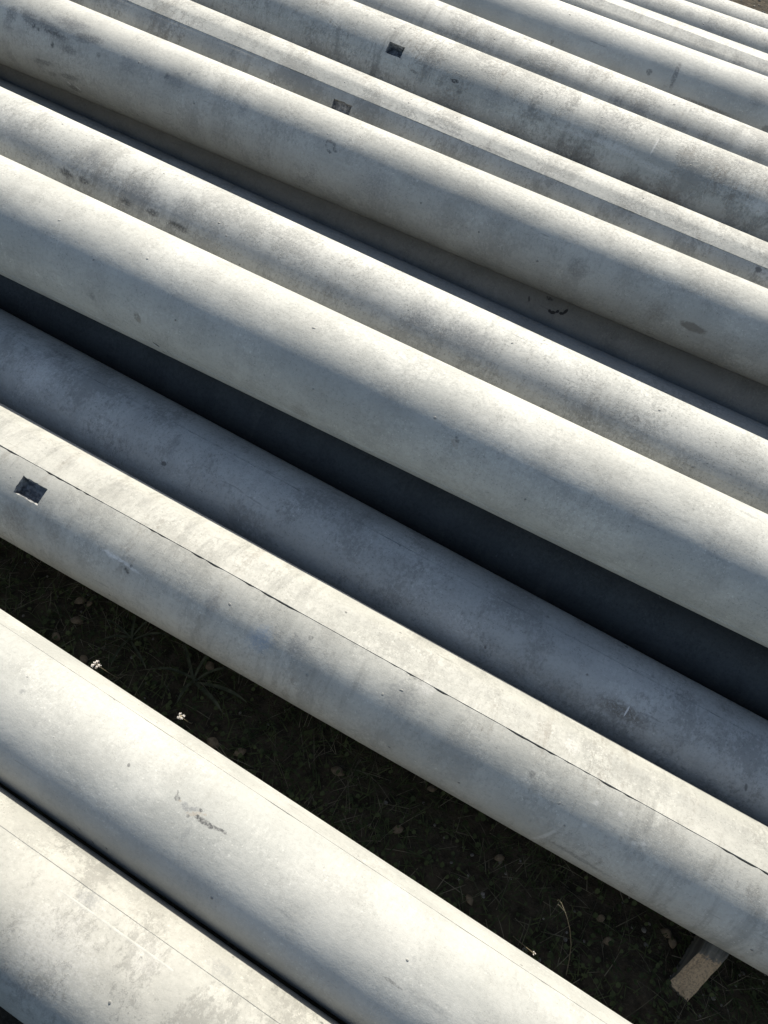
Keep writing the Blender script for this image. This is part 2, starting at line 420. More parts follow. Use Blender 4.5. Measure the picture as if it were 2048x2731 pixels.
    if marks:
        wob = m.vmath('SUBTRACT', m.noise(p, 110.0, 5, 0.72, color=True), (0.5, 0.5, 0.5))
        brk = m.ramp(m.noise(p, 190.0, 4, 0.7), 0.36, 0.56, 0.25, 1.0)
        for (x, y, hl, hw, ang, ck, stg, rag, soft) in marks:
            q = m.mapping(uv, loc=(x, y, 0), rot=(0, 0, ang), scale=(hl * 1.12, hw * 1.12, 1), kind='TEXTURE')
            q = m.vmath('ADD', q, m.vmath('SCALE', wob, scale=rag * 2.4))
            q = m.vmath('MULTIPLY', q, (1, 1, 0))
            f = m.ramp(m.vmath('LENGTH', q), 1.0 - soft * 0.7, 1.0 + soft * 0.5, min(1.0, stg * 1.12), 0.0)
            if rag > 0.65:
                f = m.math('MULTIPLY', f, brk)
            col = m.mix(f, col, MARK_COL[ck])
    h = m.math('ADD', m.math('MULTIPLY', fine, 0.5), m.math('MULTIPLY', mid, 1.6))
    h = m.math('SUBTRACT', h, m.math('MULTIPLY', blm, 0.5))
    h = m.math('SUBTRACT', h, m.math('MULTIPLY', pit, 2.0))
    h = m.math('ADD', h, m.math('MULTIPLY', grit, 0.25))
    nrm = m.bump(h, 0.55, 0.0016)
    return m.out(col, m.ramp(fine, 0.3, 0.7, gloss, gloss + 0.2), nrm, 0.35)

def plain(name, c1, c2, scale=30.0, rough=0.85, bump=0.3, dist=0.002, spec=0.2, stretch=(1, 1, 1)):
    m = NT(name)
    co = m.mapping(m.node('ShaderNodeTexCoord').outputs['Object'], scale=stretch)
    a = m.noise(co, scale, 6, 0.65)
    col = m.mix(m.ramp(a, 0.35, 0.65), c1, c2)
    return m.out(col, rough, m.bump(a, bump, dist), spec)

# ------------------------------------------------------------------ ground
def ground_material():
    m = NT('soil')
    co = m.node('ShaderNodeTexCoord').outputs['Object']
    a = m.noise(co, 1.4, 5, 0.6); b = m.noise(co, 22, 7, 0.7); c = m.noise(co, 150, 5, 0.7)
    col = m.mix(m.ramp(b, 0.35, 0.65), (0.022, 0.019, 0.013), (0.062, 0.050, 0.034))
    col = m.mix(m.ramp(c, 0.55, 0.75, 0, 0.7), col, (0.13, 0.108, 0.078))
    col = m.mix(m.ramp(a, 0.45, 0.65, 0, 0.5), col, (0.040, 0.042, 0.020))
    h = m.math('ADD', b, m.math('MULTIPLY', c, 0.35))
    return m.out(col, 0.95, m.bump(h, 0.9, 0.012), 0.1)

SOIL = ground_material()
def ground_z(x, y):
    return 0.006 * n1(x * 3.1, y * 3.1, 5) + 0.004 * n1(x * 9, y * 9, 2) - 0.006
gv, gf = [], []
xs = [-900, -200, -50, -15, -6] + [-4 + 0.08 * i for i in range(101)] + [6, 15, 50, 200, 900]
ys = [-900, -200, -50, -12, -4] + [-1.5 + 0.08 * i for i in range(101)] + [9, 15, 50, 200, 900]
for y in ys:
    for x in xs:
        near = abs(x) < 4.1 and -1.6 < y < 6.6
        gv.append((x, y, ground_z(x, y) if near else -0.006))
nx = len(xs)
for j in range(len(ys) - 1):
    for i in range(nx - 1):
        a = j * nx + i
        gf.append((a, a + 1, a + 1 + nx, a + nx))
tag(mesh_obj('ground', gv, gf, SOIL), kind='structure')

# ------------------------------------------------------------------ poles
# key, y of axis at x = 0, yaw, radius, taper, height of underside
POLES = [
    ('P1', -0.0692, -0.34136, 0.1224, -0.00495, 0.0720),
    ('P2', 0.1985, -0.34920, 0.1238, -0.00505, 0.0720),
    ('P3', 0.6446, -0.31965, 0.1274, -0.00636, 0.0725),
    ('P4', 0.9047, -0.33114, 0.1161, -0.00574, 0.0715),
    ('P5', 1.1616, -0.31068, 0.1262, -0.00548, 0.3264),
    ('P6', 1.4225, -0.32270, 0.1142, -0.00564, 0.3245),
    ('Q6', 1.7645, -0.32383, 0.1224, -0.00309, 0.0720),
    ('P7', 1.9654, -0.30287, 0.1156, -0.00577, 0.3250),
    ('P8', 2.2173, -0.31896, 0.1137, -0.00870, 0.3233),
    ('P9', 2.4951, -0.33042, 0.1404, -0.00606, 0.3275),
    ('P10', 2.7895, -0.33998, 0.1272, -0.00744, 0.3262),
    ('P11', 3.0822, -0.34175, 0.1369, 0.00140, 0.3280),
    ('P12', 3.3677, -0.34028, 0.1236, -0.00260, 0.3269),
    ('P13', 3.6242, -0.33661, 0.1112, 0.00359, 0.3244),
    ('P14', 3.8564, -0.33390, 0.1036, -0.00161, 0.3226),
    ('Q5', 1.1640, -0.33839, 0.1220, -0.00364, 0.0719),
    ('Q7', 2.0285, -0.33008, 0.1224, -0.00419, 0.0720),
]
LABEL = {
    'P1': 'mottled pale concrete pole cut off by the bottom left corner of the picture',
    'P2': 'sunlit concrete pole with a dark gouge, in front of the strip of dark grass',
    'P3': 'concrete pole with rectangular slot and long open seam, resting on the wooden block',
    'P4': 'bluish concrete pole lying wholly in shade with a hairline seam and brown smear',
    'P5': 'concrete pole with a thin chipped lip above the wide black gap',
    'P6': 'sunlit concrete pole with a row of dark oblong chips along its side',
    'Q6': 'shaded concrete pole showing only a thin strip behind the pole with oblong chips',
    'P7': 'concrete pole pitted with dark spots at its left end and marked with a dark numeral',
    'P8': 'concrete pole with a crisp lit edge and a slot half hidden behind the numeral pole',
    'P9': 'concrete pole with rectangular dark slot and brown streaked underside near the top',
    'P10': 'concrete pole with soft pale patches just below the smooth plain grey pole',
    'P11': 'smooth plain grey concrete pole with a short dark dashed smear on its side',
    'P12': 'concrete pole with a flat bright facet line, third from the top right corner',
    'P13': 'concrete pole second from the brown ground in the top right corner',
    'P14': 'last thin concrete pole bordering the brown ground in the top right corner',
    'Q5': 'concrete pole in the deep black gap, under the pole with chipped lip',
    'Q7': 'dark shaded concrete pole with black painted scrawl, under the numeral pole',
}
# tone, warmth, blotch, streak, speckle
LOOK = {
    'P1': (0.80, 0.8, 0.45, 0.10, 0.14), 'P2': (0.95, 0.2, 0.12, 0.08, 0.12), 'P3': (0.92, 0.6, 0.28, 0.42, 0.18),
    'P4': (0.90, 0.0, 0.50, 0.15, 0.30), 'P5': (1.00, 0.4, 0.18, 0.10, 0.25), 'P6': (1.02, 0.3, 0.38, 0.30, 0.35),
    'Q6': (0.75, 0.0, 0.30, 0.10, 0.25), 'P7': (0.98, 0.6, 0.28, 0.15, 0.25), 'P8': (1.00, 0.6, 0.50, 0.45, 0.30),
    'P9': (0.95, 0.6, 0.60, 0.75, 0.30), 'P10': (1.00, 0.5, 0.45, 0.50, 0.25), 'P11': (1.00, 0.5, 0.10, 0.05, 0.10),
    'P12': (1.00, 0.6, 0.35, 0.45, 0.25), 'P13': (1.00, 0.6, 0.35, 0.40, 0.25), 'P14': (0.98, 0.5, 0.30, 0.30, 0.30),
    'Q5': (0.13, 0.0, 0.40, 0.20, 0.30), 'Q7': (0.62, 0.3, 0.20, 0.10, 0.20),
}
# seams: angle, groove half width (m), depth, step of the upper shell, raggedness
SEAMS = {
    'P1': [(53.7, 0.0022, 0.0001, 0.0016, 0.3)],
    'P2': [(46, 0.0012, 0.0026, 0.0004, 1.0)],
    'P3': [(92.8, 0.0012, 0.0070, 0.0010, 3.2)],
    'P4': [(83.0, 0.0011, 0.0080, 0.0004, 1.0)],
    'P5': [(196.5, 0.0009, 0.0016, -0.0010, 1.4)],
    'P6': [(142, 0.0007, 0.0010, 0.0006, 1.0)],
    'P8': [(124.4, 0.0007, 0.0012, 0.0008, 2.5)],
    'P9': [(143, 0.0006, 0.0010, 0.0005, 1.4)],
}
# flat facets left by the mould: from angle, to angle
FLATS = {'P3': [(62, 92.8)], 'P8': [(104, 124.4)], 'P12': [(70, 102.4), (102.4, 122)], 'P2': [(14, 46)], 'P1': [(22, 53.7)]}
# slots: s0, s1, angle0, angle1, depth
SLOTS = {'P3': (-0.798, -0.734, 107.1, 124.7, 0.030), 'P9': (-0.2715, -0.2185, 121.8, 135.9, 0.034), 'P8': (-0.391, -0.3305, 138.6, 154.5, 0.016)}

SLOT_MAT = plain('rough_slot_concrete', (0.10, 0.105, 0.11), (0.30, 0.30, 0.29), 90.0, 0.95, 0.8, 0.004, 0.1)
S0, S1 = -2.9, 2.85

def build_pole(key, y0, yaw, r0, taper, base, idx):
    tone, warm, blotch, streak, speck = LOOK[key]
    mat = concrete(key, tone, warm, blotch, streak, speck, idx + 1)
    seams, flats, slot = SEAMS.get(key, []), FLATS.get(key, []), SLOTS.get(key)
    # ---- angles round the section (0 = away from the camera, 90 = up), cut underneath
    special = []
    cls = {}
    for (a, w, dep, step, rag) in seams:
        dw = math.degrees(w / r0)
        for k in (-2.6, -1, 0, 1, 2.6):
            special.append(a + k * dw); cls[round(a + k * dw, 5)] = k
    for (a, b) in flats:
        for v in (a, b):
            if all(abs(v - s) > 1.2 for s in special):
                special.append(v)
    if slot:
        n = 6
        special += [slot[2] + (slot[3] - slot[2]) * i / n for i in range(n + 1)]
    ang = list(special)
    for i in range(120):
        v = -90 + 3.0 * i
        if all(abs(v - s) > 1.1 for s in special) and all(abs(v - q[0]) > 3.4 for q in seams):
            ang.append(v)
    ang.sort()
    # ---- stations along the pole
    fine_step = 0.012 if key in ('P3', 'P4', 'P5', 'P1', 'P2') else 0.03
    fixed = []
    if slot:
        n = 12
        fixed = [slot[0] + (slot[1] - slot[0]) * i / n for i in range(n + 1)]
    st = list(fixed)
    s = S0
    while s < S1 + 1e-6:
        if all(abs(s - f) > 0.004 for f in fixed) and not (slot and slot[0] < s < slot[1]):
            st.append(s)
        s += fine_step if -1.75 < s < 1.6 else 0.12
    if S1 - max(st) > 1e-4:
        st.append(S1)
    st.sort()
    na, ns = len(ang), len(st)
    seed = idx * 13.7

    def radius(s, a):
        r = r0 + taper * s
        r += 0.0007 * n1(s * 1.7 + seed, math.cos(rad(a)) * 1.2, math.sin(rad(a)) * 1.2)
        r += 0.00025 * n1(s * 9 + seed, math.cos(rad(a)) * 5, math.sin(rad(a)) * 5)
        for (fa, fb) in flats:
            if fa < a < fb:
                mid, half = (fa + fb) / 2, (fb - fa) / 2
                r *= 1 - 0.8 * (1 - math.cos(rad(half)) / math.cos(rad(a - mid)))
        for (sa, w, dep, step, rag) in seams:
            d = sa - a
            if 0 < d < 24:
                r += step * (1 - d / 24) ** 2
        return r

    def slot_shift(s, a):
        ds = da = 0.0
        if slot and slot[0] - 1e-6 <= s <= slot[1] + 1e-6 and slot[2] - 1e-6 <= a <= slot[3] + 1e-6:
            on_s = min(abs(s - slot[0]), abs(s - slot[1])) < 1e-6
            on_a = min(abs(a - slot[2]), abs(a - slot[3])) < 1e-6
            if on_s:
                ds = 0.0016 * n1(a * 0.9, s * 50, seed)
            if on_a:
                da = math.degrees(0.0018 * n1(s * 190, a * 0.7, seed) / r0)
        return ds, da

    def point(s, a, inset=0.0):
        ds, da = slot_shift(s, a)
        aa = a + da
        k = cls.get(round(a, 5))
        r = radius(s + ds, a)
        if k is not None:
            for (sa, w, dep, step, rag) in seams:
                if abs(sa - a) < 3:
                    chip = min(0.9, max(0.0, n1(s * 11 + seed, sa) + 0.8 * n1(s * 48 + seed, sa) - 0.12) * rag)
                    dw = math.degrees(w / r0)
                    if k == 0:
                        r -= dep * (0.35 + 0.9 * chip); aa = sa + 0.25 * dw * n1(s * 30, seed)
                    elif k == 1:
                        aa = sa + dw * (0.5 + 2.3 * chip + 0.45 * n1(s * 75, seed))
                    elif k == 2.6:
                        aa = sa + dw * (2.6 + 1.5 * chip)
                    elif k == -1:
                        aa = sa - dw * (0.35 + 0.5 * chip)
        r -= inset
        return (s + ds, r * math.cos(rad(aa)), r * math.sin(rad(aa)))

    verts, uvs = [], []
    for s in st:
        for a in ang:
            verts.append(point(s, a))
    faces, fuv = [], []
    if slot:
        i0, i1 = st.index(fixed[0]), st.index(fixed[-1])
        j0 = min(range(na), key=lambda j: abs(ang[j] - slot[2])); j1 = min(range(na), key=lambda j: abs(ang[j] - slot[3]))
    for i in range(ns - 1):
        for j in range(na):
            if slot and i0 <= i < i1 and j0 <= j < j1:
                continue
            j2 = (j + 1) % na
            faces.append((i * na + j, i * na + j2, (i + 1) * na + j2, (i + 1) * na + j))
            a1 = ang[j]; a2 = ang[j2] if j2 else ang[0] + 360
            fuv += [st[i], rad(a1) * r0, st[i], rad(a2) * r0, st[i + 1], rad(a2) * r0, st[i + 1], rad(a1) * r0]
    for i, rev in ((0, False), (ns - 1, True)):
        loop = [i * na + j for j in range(na)]
        if not rev:
            loop.reverse()
        faces.append(tuple(reversed(loop)) if rev is False else tuple(loop))
        for k in loop:
            fuv += [verts[k][1], verts[k][2]]
    ob = mesh_obj('concrete_pole', verts, [tuple(reversed(f)) for f in faces], mat)
    me = ob.data
    uvl = me.uv_layers.new(name='surface')
    rev_uv = []
    k = 0
    for f in faces:
        n = len(f)
        pts = [(fuv[2 * (k + q)], fuv[2 * (k + q) + 1]) for q in range(n)]
        for u in reversed(pts):
            rev_uv += u
        k += n
    uvl.data.foreach_set('uv', rev_uv)
    # hard edges along seams, facets and round the slot
    sharp_j = set()
    for (a, w, dep, step, rag) in seams:
        dw = math.degrees(w / r0)
        for k in (-1, 1):
            sharp_j.add(min(range(na), key=lambda j: abs(ang[j] - (a + k * dw))))
    for (a, b) in flats:
        for v in ((b,) if key != 'P12' else (102.4,)):
            sharp_j.add(min(range(na), key=lambda j: abs(ang[j] - v)))
    flags = []
    for e in me.edges:
        a, b = e.vertices
        ja, jb = a % na, b % na
        f = ja == jb and ja in sharp_j
        if slot and not f:
            ia, ib = a // na, b // na
            inr = lambda i, j: i0 <= i <= i1 and j0 <= j <= j1
            if inr(ia, ja) and inr(ib, jb) and ((ia == ib and ia in (i0, i1)) or (ja == jb and ja in (j0, j1))):
                f = True
        if (a // na == b // na) and (a // na in (0, ns - 1)):
            f = True
        flags.append(f)
    at = me.attributes.new('sharp_edge', 'BOOLEAN', 'EDGE')
    at.data.foreach_set('value', flags)
    ob.location = (0, y0, base + r0)
    ob.rotation_euler = (0, -math.atan(taper), yaw)
    tag(ob, LABEL[key], 'pole', 'concrete poles stacked side by side')
    # ---- the slot's own walls and floor
    if slot:
        sv, sf = [], []
        li, lj = list(range(i0, i1 + 1)), list(range(j0, j1 + 1))
        depth = slot[4]
        border = [(i, j0) for i in li] + [(i1, j) for j in lj[1:]] + [(i, j1) for i in reversed(li[:-1])] + [(i0, j) for j in reversed(lj[1:-1])]
        rings = 5
        for q in range(rings + 1):
            for (i, j) in border:
                x, y, z = point(st[i], ang[j], depth * q / rings)
                if q:
                    w = 0.0022
                    x += w * n1(x * 160, y * 160, z * 160 + 3); y += w * n1(x * 170, y * 160, z * 160 + 9); z += w * n1(x * 150, y * 160, z * 160 + 5)
                sv.append((x, y, z))
        nb = len(border)
        for q in range(rings):
            for k in range(nb):
                k2 = (k + 1) % nb
                sf.append((q * nb + k, q * nb + k2, (q + 1) * nb + k2, (q + 1) * nb + k))
        off = len(sv)
        for i in li:
            for j in lj:
                x, y, z = point(st[i], ang[j], depth - 0.002)
                e = 0.003 * n1(x * 120, y * 140, z * 140) + 0.002 * n1(x * 300, y * 300, z * 300)
                l = math.hypot(y, z)
                sv.append((x, y * (1 + e / l), z * (1 + e / l)))
        n = len(lj)
        for i in range(len(li) - 1):
            for j in range(n - 1):
                a = off + i * n + j
                sf.append((a, a + 1, a + n + 1, a + n))
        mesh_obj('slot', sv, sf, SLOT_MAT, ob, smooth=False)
    if key == 'P1':
        # a short cast ridge beside the seam
        for (sa, sb, a) in ((-0.44, -0.19, 66.5),):
            rv, rf = [], []
            n = 30
            for i in range(n + 1):
                s = sa + (sb - sa) * i / n
                k = min(1, i / 3, (n - i) / 3)
                for (da, h) in ((-1.8, -0.001), (-0.6, 0.0006 * k - 0.0003), (0.6, 0.0006 * k - 0.0003), (1.8, -0.001)):
                    r = radius(s, a) + h
                    rv.append((s, r * math.cos(rad(a + da)), r * math.sin(rad(a + da))))
            for i in range(n):
                for j in range(3):
                    b = i * 4 + j
                    rf.append((b, b + 1, b + 5, b + 4))
            mesh_obj('ridge', rv, rf, plain('ridge_concrete', (0.28, 0.275, 0.245), (0.34, 0.335, 0.30), 60), ob)
    return ob

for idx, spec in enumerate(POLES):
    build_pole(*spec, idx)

# ------------------------------------------------------------------ timber
def wood_material(name, stain):
    m = NT(name)
    co = m.node('ShaderNodeTexCoord').outputs['Object']
    g = m.noise(m.mapping(co, scale=(3, 60, 60)), 1.0, 6, 0.65)
    f = m.noise(co, 240, 4, 0.7)
    col = m.mix(m.ramp(g, 0.35, 0.65), (0.10, 0.098, 0.085), (0.19, 0.185, 0.16))
    if stain:
        # raw tan wood on the split end, grey weathered skin beyond it
        sep = m.node('ShaderNodeSeparateXYZ'); m.put(sep.inputs[0], co)
        wv = m.math('MULTIPLY_ADD', m.noise(co, 75, 5, 0.7), 0.034, sep.outputs[0])
        fx = m.ramp(m.math('MULTIPLY_ADD', sep.outputs[1], 0.35, wv), 0.098, 0.103, 1.0, 0.0)
        nz = m.node('ShaderNodeNewGeometry'); sn = m.node('ShaderNodeSeparateXYZ'); m.put(sn.inputs[0], nz.outputs['True Normal'])
        fx = m.math('MULTIPLY', fx, m.ramp(sn.outputs[2], 0.35, 0.5))
        raw = m.mix(m.ramp(f, 0.46, 0.60), (0.46, 0.345, 0.22), (0.27, 0.215, 0.145))
        raw = m.mix(m.ramp(g, 0.50, 0.62, 0, 0.35), raw, (0.27, 0.20, 0.13))
        col = m.mix(fx, col, raw)
    return m.out(col, 0.9, m.bump(g, 0.5, 0.002), 0.15)

WOOD = wood_material('weathered_wood', False)
WOOD_END = wood_material('weathered_split_wood', True)

def prism(name, outline, z0, z1, mat, origin=(0, 0, 0), rotz=0.0, bevel=0.003):
    bm = bmesh.new()
    lo = [bm.verts.new((x, y, z0)) for x, y in outline]
    hi = [bm.verts.new((x, y, z1)) for x, y in outline]
    n = len(outline)
    bm.faces.new(hi); bm.faces.new(list(reversed(lo)))
    for i in range(n):
        bm.faces.new((lo[i], lo[(i + 1) % n], hi[(i + 1) % n], hi[i]))
    bmesh.ops.recalc_face_normals(bm, faces=bm.faces)
    bmesh.ops.bevel(bm, geom=list(bm.edges), offset=bevel, segments=2, affect='EDGES', profile=0.6)
    me = D.meshes.new(name); bm.to_mesh(me); bm.free()
    me.materials.append(mat)
    ob = link(D.objects.new(name, me))
    ob.location = origin; ob.rotation_euler = (0, 0, rotz)
    return ob

def split_block(origin, direction, width, length, height):
    """beam with a split, sloping end: a height field on top, upright flanks"""
    xs_ = [0.004 * i for i in range(36)] + [0.2, 0.4, 0.7, length]
    ys_ = [width * i / 12 for i in range(13)]
    vv, ff = [], []
    for x in xs_:
        for y in ys_:
            top = 0.100 - 0.025 * y / width + 0.010 * n1(y * 160, 3.0)
            k = min(1.0, max(0.0, x / top))
            z = 0.006 + (height - 0.006) * k + 0.0016 * n1(x * 40, y * 330) * (1 if k < 1 else 0.5)
            e = 0.0012 * n1(x * 60, y * 9)
            edge = min(y, width - y)
            vv.append((x + (0.003 * n1(y * 200, 8.0) if x == 0 else 0), y + e, z - 0.003 * max(0, 1 - edge / 0.004) ** 2))
    n = len(ys_)
    for i in range(len(xs_) - 1):
        for j in range(n - 1):
            a = i * n + j
            ff.append((a, a + n, a + n + 1, a + 1))
    rim = [i * n for i in range(len(xs_))] + [(len(xs_) - 1) * n + j for j in range(1, n)] + [i * n + n - 1 for i in range(len(xs_) - 2, -1, -1)] + [j for j in range(n - 2, 0, -1)]
    o = len(vv)
    for k in rim:
        vv.append((vv[k][0], vv[k][1], -0.012))
    for k in range(len(rim)):
        k2 = (k + 1) % len(rim)
        ff.append((rim[k], o + k, o + k2, rim[k2]))
    ob = mesh_obj('timber_block', vv, ff, WOOD_END, smooth=False)
    ob.location = origin; ob.rotation_euler = (0, 0, direction)
    return ob
blk = split_block((0.7888, 0.1804, 0), math.atan2(0.83, 0.56), 0.0456, 1.12, 0.0705)
tag(blk, 'short brown and grey wooden block under the slotted pole on dark grass', 'block')

def bearer(s, y_from, y_to, z0, z1, label, width=0.075):
    """square timber laid across under the poles at station s"""
    p0 = A * s + U * y_from
    ob = prism('bearer_timber', [(0, -width / 2), (y_to - y_from, -width / 2), (y_to - y_from, width / 2), (0, width / 2)], z0, z1, WOOD,
               (p0.x, p0.y, 0), math.atan2(U.y, U.x))
    return tag(ob, label, 'timber', 'bearer timbers under the poles outside the picture')
for s, side in ((-2.5, 'left'), (2.1, 'right')):
    bearer(s, -0.30, 0.42, -0.006, 0.0700, 'weathered timber under the two nearest poles beyond the %s edge' % side)
    bearer(s, 0.48, 2.08, -0.006, 0.0695, 'weathered timber under the lower row of poles beyond the %s edge' % side)
    bearer(s, 1.27, 1.48, 0.0705, 0.3225, 'upright timber block beneath the pole with oblong chips beyond the %s edge' % side, 0.16)
    bearer(s, 2.12, 3.74, -0.006, 0.3215, 'tall weathered timber crib under the far poles beyond the %s edge' % side, 0.16)
PEBBLES = [(-0.804, 0.842, 0.006), (-0.841, 0.82, 0.0041), (-0.731, 0.749, 0.0065), (-0.507, 0.641, 0.006), (-0.226, 0.564, 0.0059), (-0.158, 0.552, 0.0055), (0.216, 0.453, 0.0049), (0.334, 0.368, 0.0068), (0.292, 0.345, 0.0053), (0.439, 0.377, 0.0052), (0.395, 0.366, 0.0068), (0.49, 0.2, 0.0064), (0.512, 0.217, 0.0046), (0.542, 0.246, 0.0063), (0.581, 0.25, 0.0048), (0.71, 0.267, 0.0075), (0.707, 0.294, 0.0078), (0.719, 0.308, 0.0062), (0.846, 0.198, 0.0078), (0.861, 0.188, 0.0044), (0.913, 0.253, 0.0063), (0.905, 0.248, 0.0043), (0.955, 0.244, 0.0059), (0.817, 0.162, 0.0044), (0.501, 0.137, 0.0046), (0.135, 0.437, 0.0067), (0.409, 0.345, 0.005), (0.247, 0.412, 0.0045), (0.56, 0.301, 0.005), (0.366, 0.293, 0.0056), (-0.785, 0.685, 0.0061), (-0.472, 0.748, 0.0049), (-0.266, 0.705, 0.0069), (-0.452, 0.587, 0.0062)]
LEAVES = [(-0.606, 0.609, 0.024, 2.4), (-0.67, 0.747, 0.029, 3.6), (-0.647, 0.746, 0.019, 4.34), (-0.659, 0.696, 0.031, 3.1), (-0.323, 0.653, 0.03, 2.12), (-0.688, 0.648, 0.025, 2.65), (0.762, 0.28, 0.023, 4.81), (0.751, 0.295, 0.025, 5.91), (0.169, 0.385, 0.025, 0.51), (0.336, 0.28, 0.022, 5.28), (0.628, 0.258, 0.023, 0.17), (0.612, 0.297, 0.02, 0.42), (0.018, 0.478, 0.032, 6.02), (-0.201, 0.474, 0.029, 3.73), (0.693, 0.362, 0.028, 1.05), (0.229, 0.484, 0.021, 3.25), (0.391, 0.371, 0.022, 0.28), (-0.264, 0.482, 0.032, 2.74), (0.539, 0.125, 0.024, 2.01)]
STALK_MAIN = [(0.5442, 0.1834, 0.0), (0.5302, 0.2032, 0.06), (0.5171, 0.2226, 0.11), (0.4981, 0.2399, 0.16), (0.483, 0.2527, 0.19), (0.4715, 0.2608, 0.21), (0.4601, 0.2705, 0.225), (0.4535, 0.2736, 0.23), (0.4521, 0.2726, 0.226)]
STALK_FORK = [(0.4739, 0.2591, 0.207), (0.4665, 0.2633, 0.212), (0.459, 0.2668, 0.218), (0.4548, 0.2676, 0.22)]
# ------------------------------------------------------------------ grass, weeds and litter on the ground
rnd = random.Random(11)
STRAW = plain('dry_grass', (0.055, 0.050, 0.032), (0.17, 0.15, 0.10), 18, 0.8, 0.1, 0.001)
GREEN = plain('dull_grass', (0.026, 0.036, 0.013), (0.065, 0.078, 0.030), 25, 0.75, 0.1, 0.001)
DEAD = plain('dead_leaf', (0.10, 0.075, 0.045), (0.22, 0.17, 0.11), 50, 0.8, 0.3, 0.001)
PALE = plain('pebble_stone', (0.09, 0.085, 0.072), (0.22, 0.205, 0.175), 60, 0.9, 0.3, 0.002)
PETAL = plain('dry_white_flower', (0.55, 0.50, 0.44), (0.72, 0.68, 0.62), 90, 0.8, 0.2, 0.001)
STEM = plain('flower_stem', (0.10, 0.085, 0.05), (0.20, 0.17, 0.11), 60, 0.8, 0.1, 0.001)

def strip_y(x):      # centre line of the open strip between the two nearest poles and the slotted one
    return 0.420 - 0.352 * x

def blade(v, f, x, y, z, h, w, lean, az, curl, flat=0.0):
    """narrow bent blade: four cross cuts"""
    dx, dy = math.cos(az), math.sin(az)
    px, py = -dy, dx
    b = len(v)
    for i, t in enumerate((0, 0.4, 0.75, 1.0)):
        out = h * (lean * t + curl * t * t)
        hh = h * (t - 0.45 * (lean + curl) * t * t) * (1 - flat)
        ww = w * (1 - t ** 1.6) * 0.5 + 0.0002
        cx, cy, cz = x + dx * out, y + dy * out, z + max(0.001, hh)
        v.append((cx + px * ww, cy + py * ww, cz)); v.append((cx - px * ww, cy - py * ww, cz))
    for i in range(3):
        a = b + 2 * i
        f.append((a, a + 1, a + 3, a + 2))

def scatter(name, mat, count, hr, wr, leanr, label, cat, region, seedv):
    r = random.Random(seedv)
    v, f = [], []
    for _ in range(count):
        x, y = region(r)
        k = 0.5 + n1(x * 5, y * 5, seedv)
        if r.random() > 0.25 + 0.9 * k:
            continue
        blade(v, f, x, y, ground_z(x, y) - 0.002, r.uniform(*hr), r.uniform(*wr), r.uniform(*leanr), r.uniform(0, 6.283), r.uniform(0, 0.5), r.random() * 0.6)
    o = mesh_obj(name, v, f, mat)
    return tag(o, label, cat, kind='stuff')

def in_strip(r):
    x = r.uniform(-2.2, 2.2)
    return x, strip_y(x) + r.uniform(-0.34, 0.34)
def beyond(r):
    return r.uniform(0.2, 3.6), r.uniform(4.05, 6.2)

scatter('grass', GREEN, 22000, (0.015, 0.05), (0.0012, 0.0032), (0.2, 1.0), 'short dull green grass in the shaded strip between poles', 'grass', in_strip, 3)
scatter('dry_grass', STRAW, 5200, (0.02, 0.075), (0.0007, 0.0016), (0.5, 1.3), 'thin dry grass stems lying in the shaded strip', 'grass', in_strip, 5)
scatter('far_grass', STRAW, 2600, (0.01, 0.035), (0.001, 0.002), (0.4, 1.2), 'sparse dry grass on the brown ground beyond the last pole', 'grass', beyond, 8)

def round_leaves(count, seedv):
    """small clover-like leaflets close to the ground"""
    r = random.Random(seedv)
    v, f = [], []
    for _ in range(count):
        x, y = in_strip(r)
        if r.random() > 0.3 + 1.1 * (0.5 + n1(x * 4, y * 4, 77)):
            continue
        z = ground_z(x, y) + r.uniform(0.003, 0.025)
        s = r.uniform(0.003, 0.0075)
        n = Vector((r.gauss(0, 0.45), r.gauss(0, 0.45), 1)).normalized()
        t = n.orthogonal().normalized(); q = n.cross(t)
        b = len(v)
        for i in range(6):
            a = i * 1.0472
            k = s * (1 if i else 0.7)
            p = Vector((x, y, z)) + t * k * math.cos(a) + q * k * 0.8 * math.sin(a)
            v.append(tuple(p))
        f.append(tuple(range(b, b + 6)))
    return tag(mesh_obj('clover', v, f, GREEN), 'small round weed leaves among the shaded grass', 'ground cover', kind='stuff')
round_leaves(9000, 21)

def gravel(name, count, region, sr, label, seedv):
    r = random.Random(seedv)
    v, f = [], []
    ico = bmesh.new(); bmesh.ops.create_icosphere(ico, subdivisions=1, radius=1)
    base = [tuple(p.co) for p in ico.verts]; tri = [tuple(x.index for x in p.verts) for p in ico.faces]; ico.free()
    for _ in range(count):
        x, y = region(r)
        s = r.uniform(*sr) * (1 if r.random() < 0.9 else 1.8)
        az = r.uniform(0, 6.283); e = r.uniform(0.6, 1.0); h = r.uniform(0.4, 0.8)
        b = len(v)
        for (px, py, pz) in base:
            k = s * (1 + 0.25 * n1(px * 1.3 + x * 40, py * 1.3 + y * 40, pz * 1.3))
            a, c = px * k, py * k * e
            v.append((x + a * math.cos(az) - c * math.sin(az), y + a * math.sin(az) + c * math.cos(az), ground_z(x, y) + pz * k * h + s * 0.15))
        f += [(b + t[0], b + t[1], b + t[2]) for t in tri]
    return tag(mesh_obj(name, v, f, PALE, smooth=False), label, 'gravel', kind='stuff')
gravel('grit', 420, in_strip, (0.0015, 0.004), 'scattered grit and tiny stones in the shaded strip', 31)
gravel('gravel', 3500, beyond, (0.003, 0.010), 'brown gravel and small stones beyond the last pole', 32)

